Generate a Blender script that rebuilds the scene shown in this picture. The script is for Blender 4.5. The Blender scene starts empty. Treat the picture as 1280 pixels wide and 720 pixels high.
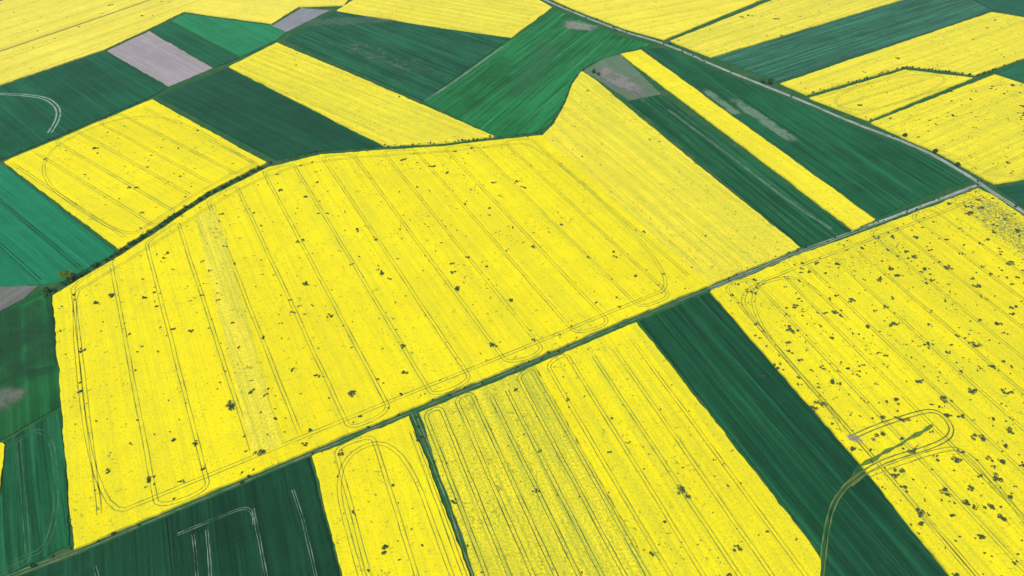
import bpy, math, random
import numpy as np
from mathutils import Vector
random.seed(7); rng=np.random.default_rng(7)
S=bpy.context.scene
T0=math.radians(41.7); H=300.0; F=853.33
ct,st=math.cos(T0),math.sin(T0)
# ---- survey control: photo measurements rectified to ground metres ----
def P(u,v,z=0.0):
    dx=(u-640)/F; dy=(360-v)/F
    wy=dy*st+ct; wz=dy*ct-st
    k=(H-z)/(-wz)
    return (dx*k, wy*k)
def proj(x,y):
    a=y*ct+H*st; b=y*st-H*ct
    return 640+F*x/a, 360-F*b/a
def interp(L,u):
    for a,b in zip(L[:-1],L[1:]):
        if a[0]<=u<=b[0]:
            t=(u-a[0])/(b[0]-a[0]); return a[1]+t*(b[1]-a[1])
    return L[0][1] if u<L[0][0] else L[-1][1]
def seg(L,u0,u1,dv=0):
    lo,hi=min(u0,u1),max(u0,u1)
    pts=[(lo,interp(L,lo)+dv)]+[(p[0],p[1]+dv) for p in L if lo<p[0]<hi]+[(hi,interp(L,hi)+dv)]
    return pts if u0<u1 else pts[::-1]
# ---------------- materials ----------------
def newmat(name):
    m=bpy.data.materials.new(name); m.use_nodes=True
    nt=m.node_tree; nt.nodes.clear()
    o=nt.nodes.new('ShaderNodeOutputMaterial'); b=nt.nodes.new('ShaderNodeBsdfPrincipled')
    b.inputs['Roughness'].default_value=0.9
    b.inputs['Specular IOR Level'].default_value=0.04
    nt.links.new(b.outputs[0],o.inputs[0])
    return m,nt,b,o
def N(nt,t,**k):
    n=nt.nodes.new(t)
    for a,v in k.items():
        setattr(n,a,v)
    return n
def noise(nt,vec,scale,detail=3,rough=.6):
    n=N(nt,'ShaderNodeTexNoise'); n.inputs['Scale'].default_value=scale
    n.inputs['Detail'].default_value=detail; n.inputs['Roughness'].default_value=rough
    nt.links.new(vec,n.inputs['Vector']); return n.outputs['Fac']
def rng_map(nt,fac,a,b,c=0,d=1):
    n=N(nt,'ShaderNodeMapRange'); n.inputs[1].default_value=a;n.inputs[2].default_value=b
    n.inputs[3].default_value=c;n.inputs[4].default_value=d
    nt.links.new(fac,n.inputs[0]); return n.outputs[0]
def mul(nt,a,b):
    n=N(nt,'ShaderNodeMath',operation='MULTIPLY'); nt.links.new(a,n.inputs[0]); nt.links.new(b,n.inputs[1]); return n.outputs[0]
def mix(nt,fac,c1,c2,mode='MIX'):
    n=N(nt,'ShaderNodeMix',data_type='RGBA',blend_type=mode)
    if isinstance(fac,float): n.inputs[0].default_value=fac
    else: nt.links.new(fac,n.inputs[0])
    for i,c in ((6,c1),(7,c2)):
        if isinstance(c,tuple): n.inputs[i].default_value=(*c,1)
        else: nt.links.new(c,n.inputs[i])
    return n.outputs[2]
def coords(nt,ang):
    tc=N(nt,'ShaderNodeTexCoord')
    r=N(nt,'ShaderNodeMapping'); r.inputs['Rotation'].default_value=(0,0,-ang)
    nt.links.new(tc.outputs['Object'],r.inputs[0])
    s=N(nt,'ShaderNodeMapping'); s.inputs['Scale'].default_value=(0.02,1,1)
    nt.links.new(r.outputs[0],s.inputs[0])
    return tc.outputs['Object'],r.outputs[0],s.outputs[0]
def bump(nt,b,h,dist,strength=.6):
    n=N(nt,'ShaderNodeBump'); n.inputs['Distance'].default_value=dist; n.inputs['Strength'].default_value=strength
    nt.links.new(h,n.inputs['Height']); nt.links.new(n.outputs[0],b.inputs['Normal'])
def rape_mat(ang,thin=.2,pale=0.,rows=.25):
    m,nt,b,o=newmat('rapeseed_bloom'); p,r,s=coords(nt,ang)
    Y=(.95,.79,.004+.13*pale); Y2=(.72,.62,.012+.07*pale); G=(.25,.30,.03+.04*pale)  # pale whitens the bloom: own tone on near fields, painted haze on far ones
    big=noise(nt,p,.012,5,.6)
    c=mix(nt,rng_map(nt,big,.38,.64),Y,(.85,.69,.006+.10*pale))
    med=noise(nt,p,.09,6,.72)
    c=mix(nt,rng_map(nt,med,.46,.70,0,.6+.35*thin),c,Y2)
    stk=noise(nt,s,.5,3,.75)
    c=mix(nt,rng_map(nt,stk,.44,.66,0,rows+.18),c,(.48,.49,.03+.05*pale))
    wide=noise(nt,s,.085,2,.6)
    c=mix(nt,rng_map(nt,wide,.49,.60,0,.28+.3*thin),c,(.68,.62,.02+.08*pale))
    fine=noise(nt,p,.85,5,.8)
    c=mix(nt,rng_map(nt,fine,.52-.05*thin,.68-.05*thin,0,.5+.35*thin),c,G)
    # leaf gaps, grouped into looser patches
    sp=noise(nt,p,.42,3,.6); cl=noise(nt,p,.02,3,.6)
    f=mul(nt,rng_map(nt,sp,.62-.03*thin,.68-.03*thin),rng_map(nt,cl,.42,.66,.15,.95))
    c=mix(nt,f,c,(.16,.22,.03))
    nt.links.new(c,b.inputs['Base Color']); bump(nt,b,fine,.5,.5); return m
def crop_mat(ang,col,var=.35,rows=.5,light=None):
    m,nt,b,o=newmat('green_cereal'); p,r,s=coords(nt,ang)
    d=tuple(x*(1-var) for x in col); l=light or tuple(x*(1+var)+.004 for x in col)
    big=noise(nt,p,.013,6,.65)
    c=mix(nt,rng_map(nt,big,.36,.64),d,l)
    med=noise(nt,p,.07,5,.65)
    c=mix(nt,rng_map(nt,med,.5,.75,0,.5),c,tuple(x*1.35+.006 for x in col))
    stk=noise(nt,s,.22,4,.8)
    c=mix(nt,rng_map(nt,stk,.48,.64,0,min(rows*1.3,1)),c,tuple(x*1.75+.010 for x in col))
    stk2=noise(nt,s,.5,4,.75)
    c=mix(nt,rng_map(nt,stk2,.48,.62,0,min(rows*1.2,1)),c,tuple(x*.45 for x in col))
    fine=noise(nt,p,.9,3,.7)
    c=mix(nt,rng_map(nt,fine,.35,.7,0,.35),c,tuple(x*.5 for x in col))
    nt.links.new(c,b.inputs['Base Color']); bump(nt,b,fine,.25,.5); return m
def simple_mat(name,c1,c2,scale=.5,c3=None,bd=.1):
    m,nt,b,o=newmat(name); p,r,s=coords(nt,0)
    c=mix(nt,rng_map(nt,noise(nt,p,scale,5,.7),.35,.65),c1,c2)
    if c3: c=mix(nt,rng_map(nt,noise(nt,p,scale*.2,4,.6),.5,.65),c,c3)
    nt.links.new(c,b.inputs['Base Color']); bump(nt,b,noise(nt,p,scale*3,3),bd); return m
def leaf_mat(name,c1,c2):
    m,nt,b,o=newmat(name)
    g=N(nt,'ShaderNodeNewGeometry')
    c=mix(nt,g.outputs['Random Per Island'],c1,c2); nt.links.new(c,b.inputs['Base Color']); return m
def track_mat(name,dark,bg,lo=.38,hi=.6,amt=.9):
    m,nt,b,o=newmat(name); p,r,s=coords(nt,0)
    c=mix(nt,rng_map(nt,noise(nt,p,.12,4,.7),lo,hi,.15,amt),bg,dark)
    nt.links.new(c,b.inputs['Base Color']); return m
def patch_mat(name,c1,c2,nscale=.15,gain=1.0,lo=.5,hi=.8,wt=.3):
    m,nt,b,o=newmat(name); p,r,s=coords(nt,0)
    at=N(nt,'ShaderNodeAttribute',attribute_name='fall')
    nz=noise(nt,p,nscale,6,.75)
    ad=N(nt,'ShaderNodeMath',operation='MULTIPLY_ADD'); nt.links.new(at.outputs['Fac'],ad.inputs[0]); ad.inputs[1].default_value=wt
    nt.links.new(nz,ad.inputs[2])
    f=rng_map(nt,ad.outputs[0],lo+wt*.5,hi+wt*.5,0,gain); f=mul(nt,f,rng_map(nt,at.outputs['Fac'],0,.3))
    c=mix(nt,rng_map(nt,noise(nt,p,.4,4),.35,.65),c1,c2); nt.links.new(c,b.inputs['Base Color'])
    tr=N(nt,'ShaderNodeBsdfTransparent'); ms=N(nt,'ShaderNodeMixShader')
    nt.links.new(f,ms.inputs[0]); nt.links.new(tr.outputs[0],ms.inputs[1]); nt.links.new(b.outputs[0],ms.inputs[2])
    nt.links.new(ms.outputs[0],o.inputs[0]); return m
# ---------------- mesh helpers ----------------
def mk(name,verts,faces,mats,parent=None,mi=None):
    me=bpy.data.meshes.new(name); me.from_pydata(verts,[],faces)
    for m in (mats if isinstance(mats,list) else [mats]): me.materials.append(m)
    if mi is not None: me.polygons.foreach_set('material_index',mi)
    me.update(); o=bpy.data.objects.new(name,me); S.collection.objects.link(o)
    if parent: o.parent=parent
    return o
def area(p): return .5*sum(a[0]*b[1]-b[0]*a[1] for a,b in zip(p,p[1:]+p[:1]))
def ragged(pts,step=3.0,amp=.45):
    out=[]; n=len(pts)
    for i in range(n):
        a=Vector(pts[i]); b=Vector(pts[(i+1)%n]); d=b-a; L=d.length
        if L<.01: continue
        nn=Vector((-d.y,d.x))/L; k=min(int(L/step)+1,400); w=0
        for j in range(k):
            w=.7*w+random.gauss(0,amp*.6); e=w if j else 0
            q=a+d*(j/k)+nn*max(-2*amp,min(2*amp,e)); out.append((q.x,q.y))
    return out
def strip(V,Fc,path,w,z,off=0,jit=0):
    n=len(path); base=len(V)
    for i,(x,y) in enumerate(path):
        a=path[max(i-1,0)]; b=path[min(i+1,n-1)]
        dx,dy=b[0]-a[0],b[1]-a[1]; L=math.hypot(dx,dy) or 1; nx,ny=-dy/L,dx/L
        w1=w/2+random.uniform(-jit,jit); w2=w/2+random.uniform(-jit,jit)
        V.append((x+nx*(off-w1),y+ny*(off-w1),z)); V.append((x+nx*(off+w2),y+ny*(off+w2),z))
    for i in range(n-1):
        Fc.append((base+2*i,base+2*i+2,base+2*i+3,base+2*i+1))
def densify(path,step=6,wob=0):
    out=[]; w=0
    for a,b in zip(path[:-1],path[1:]):
        L=math.hypot(b[0]-a[0],b[1]-a[1]); k=max(1,int(L/step))
        for j in range(k):
            t=j/k; w=.8*w+random.gauss(0,wob)
            out.append((a[0]+t*(b[0]-a[0])+w,a[1]+t*(b[1]-a[1])+w*.5))
    out.append(path[-1]); return out
def chaikin(p,it=2,closed=False):
    for _ in range(it):
        q=[]; n=len(p)
        rg=range(n) if closed else range(n-1)
        if not closed: q.append(p[0])
        for i in rg:
            a=p[i]; b=p[(i+1)%n]
            q.append((.75*a[0]+.25*b[0],.75*a[1]+.25*b[1])); q.append((.25*a[0]+.75*b[0],.25*a[1]+.75*b[1]))
        if not closed: q.append(p[-1])
        p=q
    return p
def inset(poly,d):
    pp=[]
    for q in poly:
        if not pp or math.hypot(q[0]-pp[-1][0],q[1]-pp[-1][1])>9: pp.append(q)
    if math.hypot(pp[0][0]-pp[-1][0],pp[0][1]-pp[-1][1])<9: pp.pop()
    poly=pp
    n=len(poly); out=[]
    for i in range(n):
        a=Vector(poly[i-1]); b=Vector(poly[i]); c=Vector(poly[(i+1)%n])
        e1=(b-a).normalized(); e2=(c-b).normalized()
        n1=Vector((-e1.y,e1.x)); n2=Vector((-e2.y,e2.x))
        m=(n1+n2); 
        if m.length<.1: m=n1
        m.normalize(); k=min(d/max(m.dot(n1),.35),d*2.2)
        q=b+m*k; out.append((q.x,q.y))
    return out
def tram(field,poly,ang,z,mat,spacing=27,head=13,headland=True,start=.5,turns=True,w=.5,gauge=1.0,skip=0,hw=1.0,extra=False):
    V=[];Fc=[]
    d=(math.cos(ang),math.sin(ang)); nn=(-d[1],d[0])
    s=[p[0]*nn[0]+p[1]*nn[1] for p in poly]; lo,hi=min(s),max(s)
    k=lo+spacing*start; lines=[]
    while k<hi:
        ts=[]
        for a,b in zip(poly,poly[1:]+poly[:1]):
            sa=a[0]*nn[0]+a[1]*nn[1]-k; sb=b[0]*nn[0]+b[1]*nn[1]-k
            if (sa<0)!=(sb<0):
                t=sa/(sa-sb); x=a[0]+t*(b[0]-a[0]); y=a[1]+t*(b[1]-a[1]); ts.append(x*d[0]+y*d[1])
        ts.sort()
        for i in range(0,len(ts)-1,2):
            t0,t1=ts[i]+head*random.uniform(.95,1.2),ts[i+1]-head*random.uniform(.95,1.2)
            if t1-t0>15 and random.random()>=skip:
                lines.append((k,t0,t1))
        k+=spacing*random.uniform(.97,1.03)
    W=lambda k,t:(nn[0]*k+d[0]*t,nn[1]*k+d[1]*t)
    paths=[]
    for (k,t0,t1) in lines: paths.append(densify([W(k,t0),W(k,t1)],8,.07))
    if turns:
        for i,(A,B) in enumerate(zip(lines[:-1],lines[1:])):
            if abs(B[0]-A[0])>spacing*1.5: continue
            for e,sg in ((1,-1),(2,1)):
                if (i+e)%2 and random.random()<.9 and abs(A[e]-B[e])<spacing*2.5:
                    bl=head*.9
                    p0=W(A[0],A[e]);p3=W(B[0],B[e]); p1=W(A[0],A[e]+sg*bl); p2=W(B[0],B[e]+sg*bl)
                    paths.append(chaikin([p0,p1,p2,p3],4))
    if headland:
        q=inset(poly,head*.75); q=chaikin(q,3,True); q.append(q[0]); paths.append(q)
    for p in paths:
        for sd in (-gauge,gauge): strip(V,Fc,p,w,z,sd,.14)
    if V: mk('tractor_tramlines',V,Fc,mat,field)
IDX=[0]
FP=[]
def angof(d,z):
    a=P(*d[0],z);b=P(*d[1],z); return math.atan2(b[1]-a[1],b[0]-a[0])
def field(name,pix,mat,z,ang=0,amp=.45,tr=None,trmat=None,rnd=False):
    IDX[0]+=1; z=z+IDX[0]*.006
    poly=[P(u,v,z) for u,v in pix]
    if area(poly)<0: poly=poly[::-1]
    r=ragged(chaikin(poly,1,True) if rnd else poly,2.4,amp)
    n=len(r); V=[(x,y,z) for x,y in r]+[(x,y,0.0) for x,y in r]
    Fc=[tuple(range(n))]+[(i,i+n,(i+1)%n+n,(i+1)%n) for i in range(n)]
    o=mk(name,V,Fc,mat)
    if tr is not None: tram(o,poly,ang,z+.03,trmat,**tr)
    FP.append((name,poly,z)); return o,poly,z
RZ=1.2; GZ=.45
tm_y=track_mat('tramline_in_bloom',(.14,.18,.04),(.56,.50,.025),.34,.58)
tm_yd=track_mat('tramline_dark',(.08,.12,.04),(.32,.34,.04),.3,.55)
tm_yl=track_mat('tramline_faint',(.30,.31,.05),(.72,.64,.03))
tm_g=track_mat('tramline_green_light',(.07,.17,.09),(.01,.07,.03),.40,.60)
tm_gd=track_mat('tramline_green_dark',(.003,.025,.012),(.01,.06,.025))
tm_gs=track_mat('tramline_soil',(.13,.22,.13),(.015,.07,.035),.38,.62)
def rape(pix,dirp,thin=.2,pale=0.,rows=.25,tr={},tmat=None,**k):
    a=angof(dirp,RZ); m=rape_mat(a,thin,pale,rows)
    return field('rapeseed_field',pix,m,RZ,a,.36,tr,tmat or tm_y,**k)
def crop(pix,dirp,col,var=.3,rows=.4,tr=None,tmat=None,name='wheat_field',light=None,**k):
    col=(col[0]*.7,col[1]*1.04,col[2]*.70)
    a=angof(dirp,GZ); m=crop_mat(a,col,var,rows,light)
    return field(name,pix,m,GZ,a,.3,tr,tmat or tm_gd,**k)

M=[(-160,790),(20,717),(100,687),(205,642),(385,567),(515,513),(660,454),(800,395),(885,360),(1000,313),(1065,290),(1140,262),(1225,229)]
R=[(560,-52),(620,-28),(675,-3),(720,17),(780,40),(830,54),(905,87),(960,109),(1010,129),(1065,153),(1130,177),(1170,195),(1215,222),(1240,240),(1285,268),(1380,330)]
T=[(60,370),(100,345),(145,319),(200,284),(262,243),(335,206),(400,190),(480,184),(560,179),(620,172),(675,166)]
# ---- rapeseed ----
Y1=rape(seg(T,66,675,3)+[(679,169)]+[(886,357)]+seg(M,884,92,-4),[(245,270),(350,560)],.14,0,.2,dict(spacing=24,head=13))
Y1b=rape([(678,169),(692,155),(706,130),(716,104),(727,89),(742,98),(870,204),(1000,309)]+seg(M,998,885,-4),[(679,169),(886,357)],.35,.25,.4,dict(spacing=13,head=11,headland=False,turns=True),tm_yl)
Y2=rape([(5,202),(190,124)]+[(333,203)]+seg(T,318,149,-5),[(90,165),(240,250)],.08,0,.15,dict(spacing=20,head=8))
Y3=rape(seg(M,390,511,5)+[(590,727),(640,850),(465,850),(429,727)],[(512,520),(590,727)],.15,0,.2,dict(spacing=20,head=10,start=.6))
Y4=rape(seg(M,524,668,6)+[(820,727),(900,850),(648,850),(597,727)],[(668,460),(820,727)],.95,.1,.8,dict(spacing=9.5,head=9,headland=False,turns=True),tm_yd)
Y5=rape(seg(M,669,796,6)+[(1008,672),(1026,700),(1024,727),(1010,770),(1090,850),(902,850),(821,727)],[(668,458),(820,727)],.25,0,.35,dict(spacing=14,head=10,headland=False))
Y6=rape(seg(M,888,1222,5)+[(1240,243),(1285,274),(1420,365),(1420,850),(1300,850),(1195,727),(1085,591),(1075,578)],[(887,362),(1195,725)],.3,0,.35,dict(spacing=22,head=12,headland=True))
Y7=rape([(776,67),(801,62),(1094,274),(1067,287)],[(780,65),(1090,280)],.1,.1,.2,None)
Y8=rape([(286,83),(346,53),(480,110),(618,170),(556,178),(481,182)],[(300,76),(540,175)],.3,.2,.5,dict(spacing=9,head=6,headland=False,turns=False),tm_yl)
# far rapeseed, distance haze painted in as paler bloom
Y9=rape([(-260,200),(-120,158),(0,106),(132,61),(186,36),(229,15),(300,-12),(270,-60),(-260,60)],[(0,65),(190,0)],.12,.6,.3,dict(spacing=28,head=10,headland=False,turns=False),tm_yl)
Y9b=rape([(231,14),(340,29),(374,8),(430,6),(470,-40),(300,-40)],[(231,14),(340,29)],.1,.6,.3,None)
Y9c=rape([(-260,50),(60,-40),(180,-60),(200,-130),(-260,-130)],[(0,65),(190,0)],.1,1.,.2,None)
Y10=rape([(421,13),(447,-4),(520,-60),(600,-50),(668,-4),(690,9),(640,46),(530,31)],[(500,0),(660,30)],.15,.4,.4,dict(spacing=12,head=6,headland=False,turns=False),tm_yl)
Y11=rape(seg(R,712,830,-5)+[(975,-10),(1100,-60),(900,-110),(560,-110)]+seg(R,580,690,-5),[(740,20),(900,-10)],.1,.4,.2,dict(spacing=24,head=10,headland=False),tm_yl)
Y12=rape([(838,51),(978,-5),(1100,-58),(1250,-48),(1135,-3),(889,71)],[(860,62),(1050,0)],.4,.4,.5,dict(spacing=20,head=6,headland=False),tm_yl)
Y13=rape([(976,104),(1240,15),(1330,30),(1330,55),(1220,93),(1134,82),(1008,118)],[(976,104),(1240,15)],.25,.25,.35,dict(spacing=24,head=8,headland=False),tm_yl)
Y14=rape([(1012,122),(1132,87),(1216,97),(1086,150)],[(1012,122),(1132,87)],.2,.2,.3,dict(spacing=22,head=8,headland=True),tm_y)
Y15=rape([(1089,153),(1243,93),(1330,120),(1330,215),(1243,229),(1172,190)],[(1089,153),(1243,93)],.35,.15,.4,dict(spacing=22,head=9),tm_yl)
rape([(-60,575),(-2,553),(6,556),(-2,620),(-60,640)],[(0,555),(-2,620)],.1,0,.2,None)
# ---- greens ----
crop([(-120,262),(4,206),(146,316),(78,352),(45,356),(-120,362)],[(5,205),(147,315)],(.008,.17,.11),.15,.3,dict(spacing=24,head=5,headland=False,turns=False),tm_gd)
crop([(-120,395),(0,391),(50,362),(63,367),(79,506),(0,550),(-120,600)],[(65,370),(80,510)],(.012,.10,.035),.45,.4,None,name='meadow')
crop([(24,382),(55,368),(69,457),(30,462)],[(65,370),(80,510)],(.02,.16,.06),.2,.3,None,name='meadow')
crop([(-120,640),(-3,556),(78,511),(87,682),(15,715),(-120,765)],[(65,511),(87,680)],(.008,.09,.045),.3,.7,dict(spacing=20,head=6,headland=True),tm_g)
crop(seg(M,-100,207,5)+[(216,727),(225,850),(-100,850)],[(208,648),(215,720)],(.004,.052,.027),.2,.5,dict(spacing=26,head=8,headland=False,turns=False),tm_gd)
crop(seg(M,208,387,5)+[(426,727),(462,850),(226,850),(217,727)],[(388,570),(428,722)],(.003,.046,.024),.25,.6,dict(spacing=9,head=8,headland=False,turns=False,w=.4),tm_gd)
crop(seg(M,800,886,6)+[(1073,580),(1060,600),(1040,625),(1033,650),(1029,690),(1010,668)],[(800,402),(1010,668)],(.004,.066,.034),.25,.7,dict(spacing=12,head=3,headland=False,turns=False),tm_gd)
crop([(1083,592),(1192,727),(1295,850),(1094,850),(1015,770),(1029,722),(1034,665),(1040,634),(1055,612)],[(800,402),(1010,668)],(.004,.062,.033),.25,.7,dict(spacing=12,head=3,headland=False,turns=False),tm_gd)
crop([(786,126),(826,118),(940,200),(1064,289),(1003,308),(900,222)],[(786,126),(1003,308)],(.006,.085,.042),.3,.8,dict(spacing=22,head=2,headland=False,turns=False),tm_g)
crop([(803,60)]+seg(R,832,1212,5)+[(1150,248),(1097,272)],[(803,60),(1097,272)],(.006,.095,.048),.35,.7,dict(spacing=28,head=3,headland=False,turns=False),tm_gd)
crop([(531,127),(640,49),(692,11)]+seg(R,700,815,6)+[(778,66),(755,72),(728,86),(714,103),(704,129),(689,153),(672,165),(622,171)],[(640,49),(531,127)],(.012,.155,.055),.4,.9,dict(spacing=20,head=3,headland=False,turns=False),tm_g)
crop([(356,50),(420,14),(530,32),(637,48),(529,126)],[(356,50),(529,126)],(.008,.092,.055),.3,.9,dict(spacing=20,head=3,headland=False,turns=False),tm_g)
crop([(197,121),(284,85),(479,183),(400,188),(346,200)],[(197,121),(346,200)],(.005,.066,.042),.2,.4,dict(spacing=18,head=3,headland=False,turns=False),tm_gd)
crop([(187,37),(213,27),(299,72),(269,84)],[(213,27),(299,72)],(.007,.10,.058),.2,.4,None)
crop([(214,26),(231,17),(340,32),(358,40),(345,50),(301,71)],[(214,26),(301,71)],(.018,.20,.11),.15,.3,None)
crop([(-260,215),(-120,165),(0,108),(131,63),(208,109),(188,121),(70,171),(0,200),(-260,300)],[(131,63),(208,109)],(.006,.09,.055),.25,.4,dict(spacing=26,head=3,headland=False,turns=False),tm_gd)
crop([(893,72),(1136,-2),(1200,-8),(1240,13),(974,102)],[(893,72),(1136,-2)],(.03,.13,.10),.2,.9,dict(spacing=16,head=3,headland=False,turns=False),tm_gs)
crop([(1138,-5),(1250,-48),(1330,-60),(1330,26),(1243,13),(1203,-8)],[(1203,-8),(1330,20)],(.008,.10,.07),.2,.4,None)
crop([(1244,91),(1330,60),(1330,115)],[(1244,91),(1330,60)],(.01,.12,.07),.2,.4,None)
crop([(1246,234),(1330,222),(1330,290),(1288,264)],[(1246,234),(1330,222)],(.006,.08,.05),.2,.4,None)
# bare soils
soil=simple_mat('dry_soil',(.27,.24,.25),(.36,.32,.33),.25,(.22,.22,.20))
def bare(pix,dirp,col=(.30,.27,.28)):
    a=angof(dirp,.1); m=crop_mat(a,col,.08,.22); m.name='ploughed_soil'
    return field('ploughed_field',pix,m,.12,a,.4)
bare([(133,64),(186,39),(266,85),(211,108)],[(133,64),(211,108)],(.33,.29,.29))
bare([(340,32),(377,10),(412,13),(358,40)],[(340,32),(377,10)],(.24,.25,.26))
bare([(-120,363),(48,357),(30,373),(0,389),(-120,394)],[(0,389),(48,357)],(.15,.15,.13))
bare([(729,89),(755,73),(775,68),(826,117),(815,131),(786,125),(742,96)],[(729,89),(786,125)],(.11,.18,.10))

# ---- soft patches inside fields ----
def patch(name,a,b,hw,mat,z):
    A=Vector(P(*a,z));B=Vector(P(*b,z)); d=(B-A); L=d.length; d/=L; n=Vector((-d.y,d.x))
    nx,ny=24,12; V=[];Fc=[];fl=[]
    for i in range(nx+1):
        for j in range(ny+1):
            s=i/nx; t=j/ny*2-1
            q=A+d*(L*s)+n*(hw*t); V.append((q.x,q.y,z))
            fl.append(max(0,min(1,min(s,1-s)*4))*max(0,min(1,(1-abs(t))*1.6)))
    for i in range(nx):
        for j in range(ny):
            k=i*(ny+1)+j; Fc.append((k,k+ny+1,k+ny+2,k+1))
    o=mk(name,V,Fc,mat); at=o.data.attributes.new('fall','FLOAT','POINT'); at.data.foreach_set('value',fl); return o
pg=patch_mat('sparse_crop_patch',(.12,.23,.13),(.18,.29,.18),.08,.75,.38,.6)
pb=patch_mat('bare_patch',(.22,.24,.18),(.30,.30,.25),.07,.75,.42,.6)
pz=.8
patch('sparse_crop_patch',(910,120),(1003,183),8,pg,pz); patch('sparse_crop_patch',(878,110),(927,147),6,pg,pz+.01)
patch('sparse_crop_patch',(700,29),(748,36),16,pb,pz+.02); patch('sparse_crop_patch',(400,45),(560,100),22,patch_mat('sparse_crop_patch',(.10,.16,.10),(.15,.22,.14),.09,.6,.55,.7,.15),pz+.03)
patch('sparse_crop_patch',(740,80),(815,125),16,patch_mat('bare_patch',(.20,.20,.17),(.30,.28,.26),.06,.8,.45,.65),pz+.04)
patch('sparse_crop_patch',(-14,500),(30,500),12,patch_mat('bare_patch',(.12,.15,.10),(.2,.2,.17),.07,.7,.45,.65),pz+.05)
patch('sparse_crop_patch',(-30,400),(80,460),40,patch_mat('sparse_crop_patch',(.008,.045,.02),(.02,.08,.03),.05,.6,.4,.7),pz+.06)
patch('sparse_crop_patch',(360,30),(520,22),16,patch_mat('sparse_crop_patch',(.10,.19,.12),(.14,.25,.16),.05,.4,.4,.7),pz+.07)
patch('sparse_crop_patch',(700,40),(640,130),22,patch_mat('sparse_crop_patch',(.03,.17,.06),(.04,.2,.08),.03,.5,.4,.7),pz+.08)
yz=1.5
speck=patch_mat('thin_bloom_patch',(.16,.22,.08),(.28,.32,.12),.55,.8,.52,.62,.10)
patch('thin_bloom_patch',(1200,235),(1340,345),24,speck,yz); patch('thin_bloom_patch',(1000,350),(1150,295),20,patch_mat('thin_bloom_patch',(.2,.26,.05),(.35,.38,.06),.5,.6,.58,.68,.08),yz+.02)
patch('thin_bloom_patch',(1055,543),(1082,553),3.5,patch_mat('bare_patch2',(.26,.25,.2),(.34,.32,.26),.3,.6,.5,.65),yz+.04)
patch('thin_bloom_patch',(540,522),(660,472),8,patch_mat('thin_bloom_patch',(.28,.33,.06),(.36,.4,.07),.4,.5,.55,.7,.08),yz+.03)
# strip of thinner bloom inside the large field
z=1.32
ps=[P(243,272,z),P(270,260,z),P(352,556,z),P(318,572,z)]
rs=ragged(ps[::-1] if area(ps)<0 else ps,3,.6)
mk('thin_rapeseed_strip',[(x,y,z) for x,y in rs],[tuple(range(len(rs)))],rape_mat(angof([(245,270),(350,560)],z),.6,.3,.5))

# ---- ground ----
gm=simple_mat('verge_grass',(.010,.080,.022),(.025,.12,.035),.35,(.06,.11,.04))
g=9000
mk('ground',[(-g,-g,0),(g,-g,0),(g,g,0),(-g,g,0)],[(0,1,2,3)],gm)
# distant parcels
V=[];Fc=[];mi=[]
mats=[rape_mat(1.0,.15,.4,.2),crop_mat(1.0,(.008,.08,.04)),crop_mat(1.0,(.012,.13,.06)),rape_mat(1.0,.3,.3,.3),soil]
a=math.radians(112); ca,sa=math.cos(a),math.sin(a); r2=random.Random(3)
for j in range(-12,13):
    x=-5000
    while x<5000:
        w=r2.choice([60,90,120,160]); l=400
        q=[(x,j*l),(x+w-4,j*l),(x+w-4,j*l+l-8),(x,j*l+l-8)]
        sk=False
        for s in range(9):
            for t in range(17):
                lx=x+(w-4)*s/8; ly=j*l+(l-8)*t/16
                wx,wy=lx*sa+ly*ca,-lx*ca+ly*sa
                if wy*ct+H*st>5:
                    u,v=proj(wx,wy)
                    if -60<u<1330 and -70<v<800 : sk=True
        if not sk:
            b=len(V); V+= [(X*sa+Y*ca,-X*ca+Y*sa,.25) for X,Y in q]; Fc.append((b,b+1,b+2,b+3)); mi.append(r2.choice([0,0,3,1,1,2,4]))
        x+=w
mk('distant_farmland',V,Fc,mats,None,mi)

# ---- tracks and roads ----
gravel=simple_mat('gravel',(.30,.33,.30),(.42,.44,.40),.6,(.20,.26,.18))
rut=track_mat('dirt_rut',(.26,.27,.18),(.05,.11,.04),.42,.64)
def road(name,pix,w,mat,z,jit=.25,smooth=1,wob=.05):
    p=densify(chaikin([P(u,v,z) for u,v in pix],smooth),4,wob); V=[];Fc=[]
    strip(V,Fc,p,w,z,0,jit); return mk(name,V,Fc,mat)
road('gravel_road',R,3.6,gravel,.05)
road('grass_strip',R,.6,gm,.06,.3)
def ruts(name,pix,mat,z=.05,gauge=.9,w=.55,smooth=1):
    p=densify(chaikin([P(u,v,z) for u,v in pix],smooth),4,.05); V=[];Fc=[]
    for s in (-gauge,gauge): strip(V,Fc,p,w,z,s,.12)
    return mk(name,V,Fc,mat)
ruts('farm_track',M,rut)
ruts('farm_track',[(885,362),(1000,315),(1100,277),(1225,231)],gravel,.07,.9,.4)
road('farm_track',[(1085,282),(1140,262),(1222,231)],1.5,gravel,.09)
ruts('farm_track',[(516,514),(552,600),(593,722),(645,850)],rut)
z=GZ+.35
lt=track_mat('worn_track',(.26,.36,.26),(.05,.15,.08),.32,.55)
ruts('farm_track',[(-120,118),(0,117),(35,119),(60,123),(74,136),(72,150),(62,166)],lt,z,1.6,1.4,3)
ruts('farm_track',[(1026,727),(1030,690),(1034,655),(1042,628),(1058,606),(1080,590)],track_mat('worn_track2',(.16,.22,.05),(.03,.09,.03),.35,.6),z+.02,1.0,.6,2)
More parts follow.
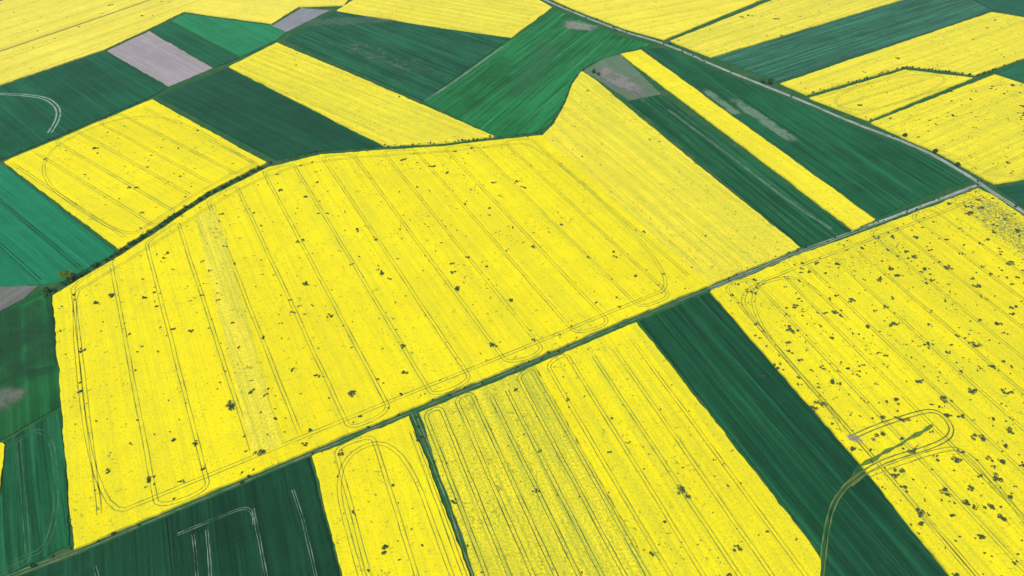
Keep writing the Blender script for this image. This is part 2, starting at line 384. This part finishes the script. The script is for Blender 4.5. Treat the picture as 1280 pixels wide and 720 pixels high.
# wheel tracks in the near dark cereal
wt=track_mat('worn_track_thin',(.20,.30,.20),(.01,.05,.03),.36,.56)
for i,pp in enumerate([[(366,612),(380,655),(396,727)],[(374,610),(388,655),(405,727)][:0],[(316,636),(325,680),(334,727)],[(241,668),(244,695),(247,727)],[(258,662),(261,690),(264,727)],
    [(222,668),(250,656),(285,642),(306,634),(316,640),(318,655)],[(118,708),(122,718),(123,727)]]):
    if pp: ruts('wheel_tracks',pp,wt,z+.05+.01*i,.55,.3,2)
# headland loop and marker strip in the right-hand rapeseed
ruts('headland_track',[(1062,606),(1082,589),(1110,574),(1160,560),(1186,548),(1191,536),(1182,521),(1166,512),(1140,518),(1095,533),(1062,548)],tm_yd,1.44,1.1,.7,3)
ruts('headland_track',[(1086,594),(1115,582),(1175,562),(1205,560),(1250,610),(1310,690)],tm_y,1.45,1.1,.5,3)
ruts('headland_track',[(1055,540),(1045,520),(1000,468),(940,398),(925,372),(945,355),(985,345),(1010,352),(1060,400)],tm_y,1.46,1.1,.5,3)
road('grass_strip',[(1076,582),(1110,563),(1140,546),(1166,531)],1.8,simple_mat('strip_grass',(.06,.14,.02),(.16,.22,.03),.5),1.42,.8)
ruts('farm_track',[(-100,98),(0,64),(100,30),(190,-1),(260,-26)],track_mat('wt3',(.16,.2,.10),(.4,.4,.1),.3,.6),1.5,.7,.9)
ruts('farm_track',[(531,126),(575,97),(628,58)],lt,z+.04,.8,.7)
ruts('farm_track',[(835,137),(900,185),(1000,262),(1040,286)],lt,z+.03,.8,.45)

# ---- foliage ----
def leaves(name,clumps,mat,parent=None):
    Vs=[];n0=0
    for (x,y,z,rx,h,n,ls) in clumps:
        dirs=rng.normal(size=(n,3)); dirs/=np.linalg.norm(dirs,axis=1)[:,None]
        rad=rng.uniform(.45,1,size=(n,1)); c=dirs*rad*np.array([rx,rx,h/2])+np.array([x,y,z+h/2])
        a=rng.normal(size=(n,3)); a/=np.linalg.norm(a,axis=1)[:,None]
        b=np.cross(a,dirs); b/=np.linalg.norm(b,axis=1)[:,None]+1e-6
        s=ls*rng.uniform(.5,1.2,size=(n,1))
        q=np.stack([c-a*s-b*s*.6,c+a*s*.8-b*s*.7,c+a*s+b*s*.6,c-a*s*.7+b*s],1)
        Vs.append(q.reshape(-1,3))
    V=np.concatenate(Vs); n=len(V)//4
    return mk(name,V.tolist(),np.arange(n*4).reshape(n,4).tolist(),mat,parent)
lm=leaf_mat('weed_leaf',(.025,.065,.035),(.09,.13,.06))
lh=leaf_mat('hedge_leaf',(.012,.05,.014),(.05,.13,.03))
lb=leaf_mat('tree_leaf',(.06,.15,.015),(.20,.30,.02))
spots=[(278,268,1.6),(352,238,1.6),(232,247,1),(447,287,1.6),(470,300,1.2),(440,492,2),(616,432,2),(288,508,2.6),(217,412,1.5),(330,422,1.4),(505,465,1.6),(566,330,1.2),(640,375,1.3),(855,612,2.3),(858,622,1.4),(482,688,1.8),(245,555,1.2),(100,490,1.2),(590,185,1.6),(568,189,1.2),(770,372,1),(668,425,1.2),(745,378,1),(180,372,1.5),(196,383,1),(330,495,1.1),(368,392,1),(395,470,1),
(1065,376,1.8),(1050,395,1.4),(1120,405,1.5),(985,428,1.5),(985,440,1.3),(1050,480,1.2),(1150,480,1.4),(1120,500,1.6),(1225,548,2.2),(1255,580,1.8),(1180,615,2),(1148,643,2.2),(1152,655,1.5),(1240,635,1.8),(1215,610,1.8),(1260,490,1.8),(1235,300,1.8),(1265,330,2),(1120,345,1.5),(1000,375,1.3),(935,365,1.2),(1185,520,1.6),(1100,350,1.8),(1240,460,1.8),(1262,540,1.8),(1200,565,1.2),(1120,595,2.0),(1262,620,1.5),(1130,610,1.5),(1070,470,1.1),(955,470,1.1),(1020,330,1.5),(1160,430,1.5),(1030,460,1.3)]
def inside(x,y,poly):
    c=False
    for a,b in zip(poly,poly[1:]+poly[:1]):
        if (a[1]>y)!=(b[1]>y) and x<(b[0]-a[0])*(y-a[1])/(b[1]-a[1])+a[0]: c=not c
    return c
cl=[]
def weed(x,y,r):
    k=max(1,int(r*2.2))
    for _ in range(k+1):
        q=r*random.uniform(.28,.66); cl.append((x+random.gauss(0,r*.55),y+random.gauss(0,r*.45),1.05,q,.8,int(10+34*q),.27))
for u,v,r in spots: weed(*P(u,v,1.2),r*1.2)
def scatter(F,n,rm):
    poly=F[1]; xs=[p[0] for p in poly]; ys=[p[1] for p in poly]; k=0
    for _ in range(n*30):
        if k>=n: break
        x=random.uniform(min(xs),max(xs)); y=random.uniform(min(ys),max(ys))
        u,v=proj(x,y)
        if inside(x,y,poly) and -80<u<1360 and -40<v<780: weed(x,y,min(2.5,rm*random.lognormvariate(0,.6))); k+=1
scatter(Y1,380,.56); scatter(Y6,620,.74); scatter(Y1b,24,.5); scatter(Y2,55,.52); scatter(Y3,22,.55); scatter(Y4,25,.5); scatter(Y5,50,.5)
scatter(Y13,40,.65); scatter(Y15,120,.7); scatter(Y12,50,.65); scatter(Y9,40,.65); scatter(Y14,14,.65); scatter(Y11,15,.65); scatter(Y8,8,.5)
leaves('weed_patches',cl,lm)
def hedge(pix,gap,rmin,rmax,prob,name='hedgerow',mat=lh,lat=.8,ht=1.1):
    p=densify([P(u,v) for u,v in pix],gap,.0); c=[]
    for x,y in p:
        if random.random()<prob:
            r=random.uniform(rmin,rmax); c.append((x+random.gauss(0,lat),y+random.gauss(0,lat),0,r,r*2*ht,int(40*r),.38))
    return leaves(name,c,mat)
hedge(T[:6],2.2,.7,1.7,.85); hedge(T[5:],3,.5,1.2,.6)
hedge(M,4,.3,.9,.5,'verge_shrubs',lat=1.6); 
hedge([(515,513),(552,600),(593,722),(645,850)],3,.3,.9,.5,'verge_shrubs',lat=1.0)
hedge([(1008,119),(1060,104),(1133,84),(1218,95),(1243,91)],3,.6,1.2,.8)
hedge([(1222,95),(1300,66)],3,.6,1.2,.5)
hedge([(1088,151),(1010,119)],4,.5,1.2,.3)
hedge(R,9,.5,1.5,.35,'verge_shrubs',lat=3.0)
hedge([(728,88),(716,102),(705,129),(690,154),(675,166)],3,.4,1.1,.6,'verge_shrubs')
hedge([(0,201),(100,160),(190,122)],4,.5,1.1,.5,'verge_shrubs')
def tree(u,v,h,cr,mat=lb):
    x,y=P(u,v); V=[];Fc=[]
    def limb(a,b,r0,r1):
        a=Vector(a);b=Vector(b); d=(b-a).normalized(); s=d.orthogonal().normalized(); t=d.cross(s); k=len(V)
        for c,r in ((a,r0),(b,r1)):
            for i in range(7):
                an=i*2*math.pi/7; V.append(tuple(c+s*math.cos(an)*r+t*math.sin(an)*r))
        for i in range(7): Fc.append((k+i,k+(i+1)%7,k+7+(i+1)%7,k+7+i))
    limb((0,0,0),(.1,0,h*.45),.28,.18); c=[]
    for i in range(8):
        an=i*.8+random.random(); e=(math.cos(an)*cr*.6,math.sin(an)*cr*.6,h*random.uniform(.5,.85))
        limb((.1,0,h*random.uniform(.25,.45)),e,.12,.04)
        r=cr*random.uniform(.35,.55); c.append((e[0],e[1],e[2]-r*.9,r,r*1.7,200,.26))
    c.append((0,0,h*.6,cr*.55,h*.4,260,.26))
    em=bpy.data.objects.new('tree',None); S.collection.objects.link(em); em.location=(x,y,0)
    mk('trunk',V,Fc,bark,em); leaves('crown',c,mat,em)
bark=simple_mat('bark',(.06,.045,.03),(.1,.08,.06),3)
tree(86,351,8.5,4.6)
for u,v,h,c in [(962,106,7,3),(953,104,4.5,2),(742,92,5,2.2),(748,95,4,2),(1130,172,4.5,2),(1168,192,4.5,2),(1196,208,4,1.8)]: tree(u,v,h,c,lh)
for u,v,h,c in [(100,347,3.5,1.6),(60,366,4,2)]: tree(u,v,h,c,lh)

# ---- light summer haze: a real layer of air over the whole district ----
hm=bpy.data.materials.new('haze'); hm.use_nodes=True; hn=hm.node_tree; hn.nodes.clear()
ho=hn.nodes.new('ShaderNodeOutputMaterial'); vs=hn.nodes.new('ShaderNodeVolumeScatter')
vs.inputs['Density'].default_value=.00007; vs.inputs['Color'].default_value=(.93,.98,1,1); vs.inputs['Anisotropy'].default_value=.0
hn.links.new(vs.outputs[0],ho.inputs['Volume'])
q=8000; V=[(x,y,z) for z in (-5,420) for x,y in ((-q,-q),(q,-q),(q,q),(-q,q))]
mk('haze',V,[(3,2,1,0),(4,5,6,7),(0,1,5,4),(1,2,6,5),(2,3,7,6),(3,0,4,7)],hm)
# ---- camera, sky, sun ----
cam=bpy.data.cameras.new('camera'); co=bpy.data.objects.new('camera',cam); S.collection.objects.link(co)
co.location=(0,0,H); co.rotation_euler=(math.pi/2-T0,0,0); cam.lens=24; cam.sensor_width=36; cam.clip_end=30000; cam.clip_start=1
S.camera=co
EL,AZ=54,205   # sun elevation, compass azimuth (0=+Y, clockwise)
sd=bpy.data.lights.new('sun','SUN'); so=bpy.data.objects.new('sun',sd); S.collection.objects.link(so)
sd.energy=3.9; sd.angle=math.radians(3); sd.color=(1,.985,.95)
e,azr=math.radians(EL),math.radians(AZ)
sv=Vector((math.sin(azr)*math.cos(e),math.cos(azr)*math.cos(e),math.sin(e)))
so.rotation_euler=sv.to_track_quat('Z','Y').to_euler()
w=bpy.data.worlds.new('World'); S.world=w; w.use_nodes=True; nt=w.node_tree
sk=nt.nodes.new('ShaderNodeTexSky'); sk.sky_type='NISHITA'; sk.sun_disc=False; sk.sun_elevation=e; sk.sun_rotation=azr
bg=nt.nodes['Background']; nt.links.new(sk.outputs[0],bg.inputs[0]); bg.inputs[1].default_value=.1
S.view_settings.view_transform='Standard'; S.view_settings.look='None'; S.view_settings.exposure=0
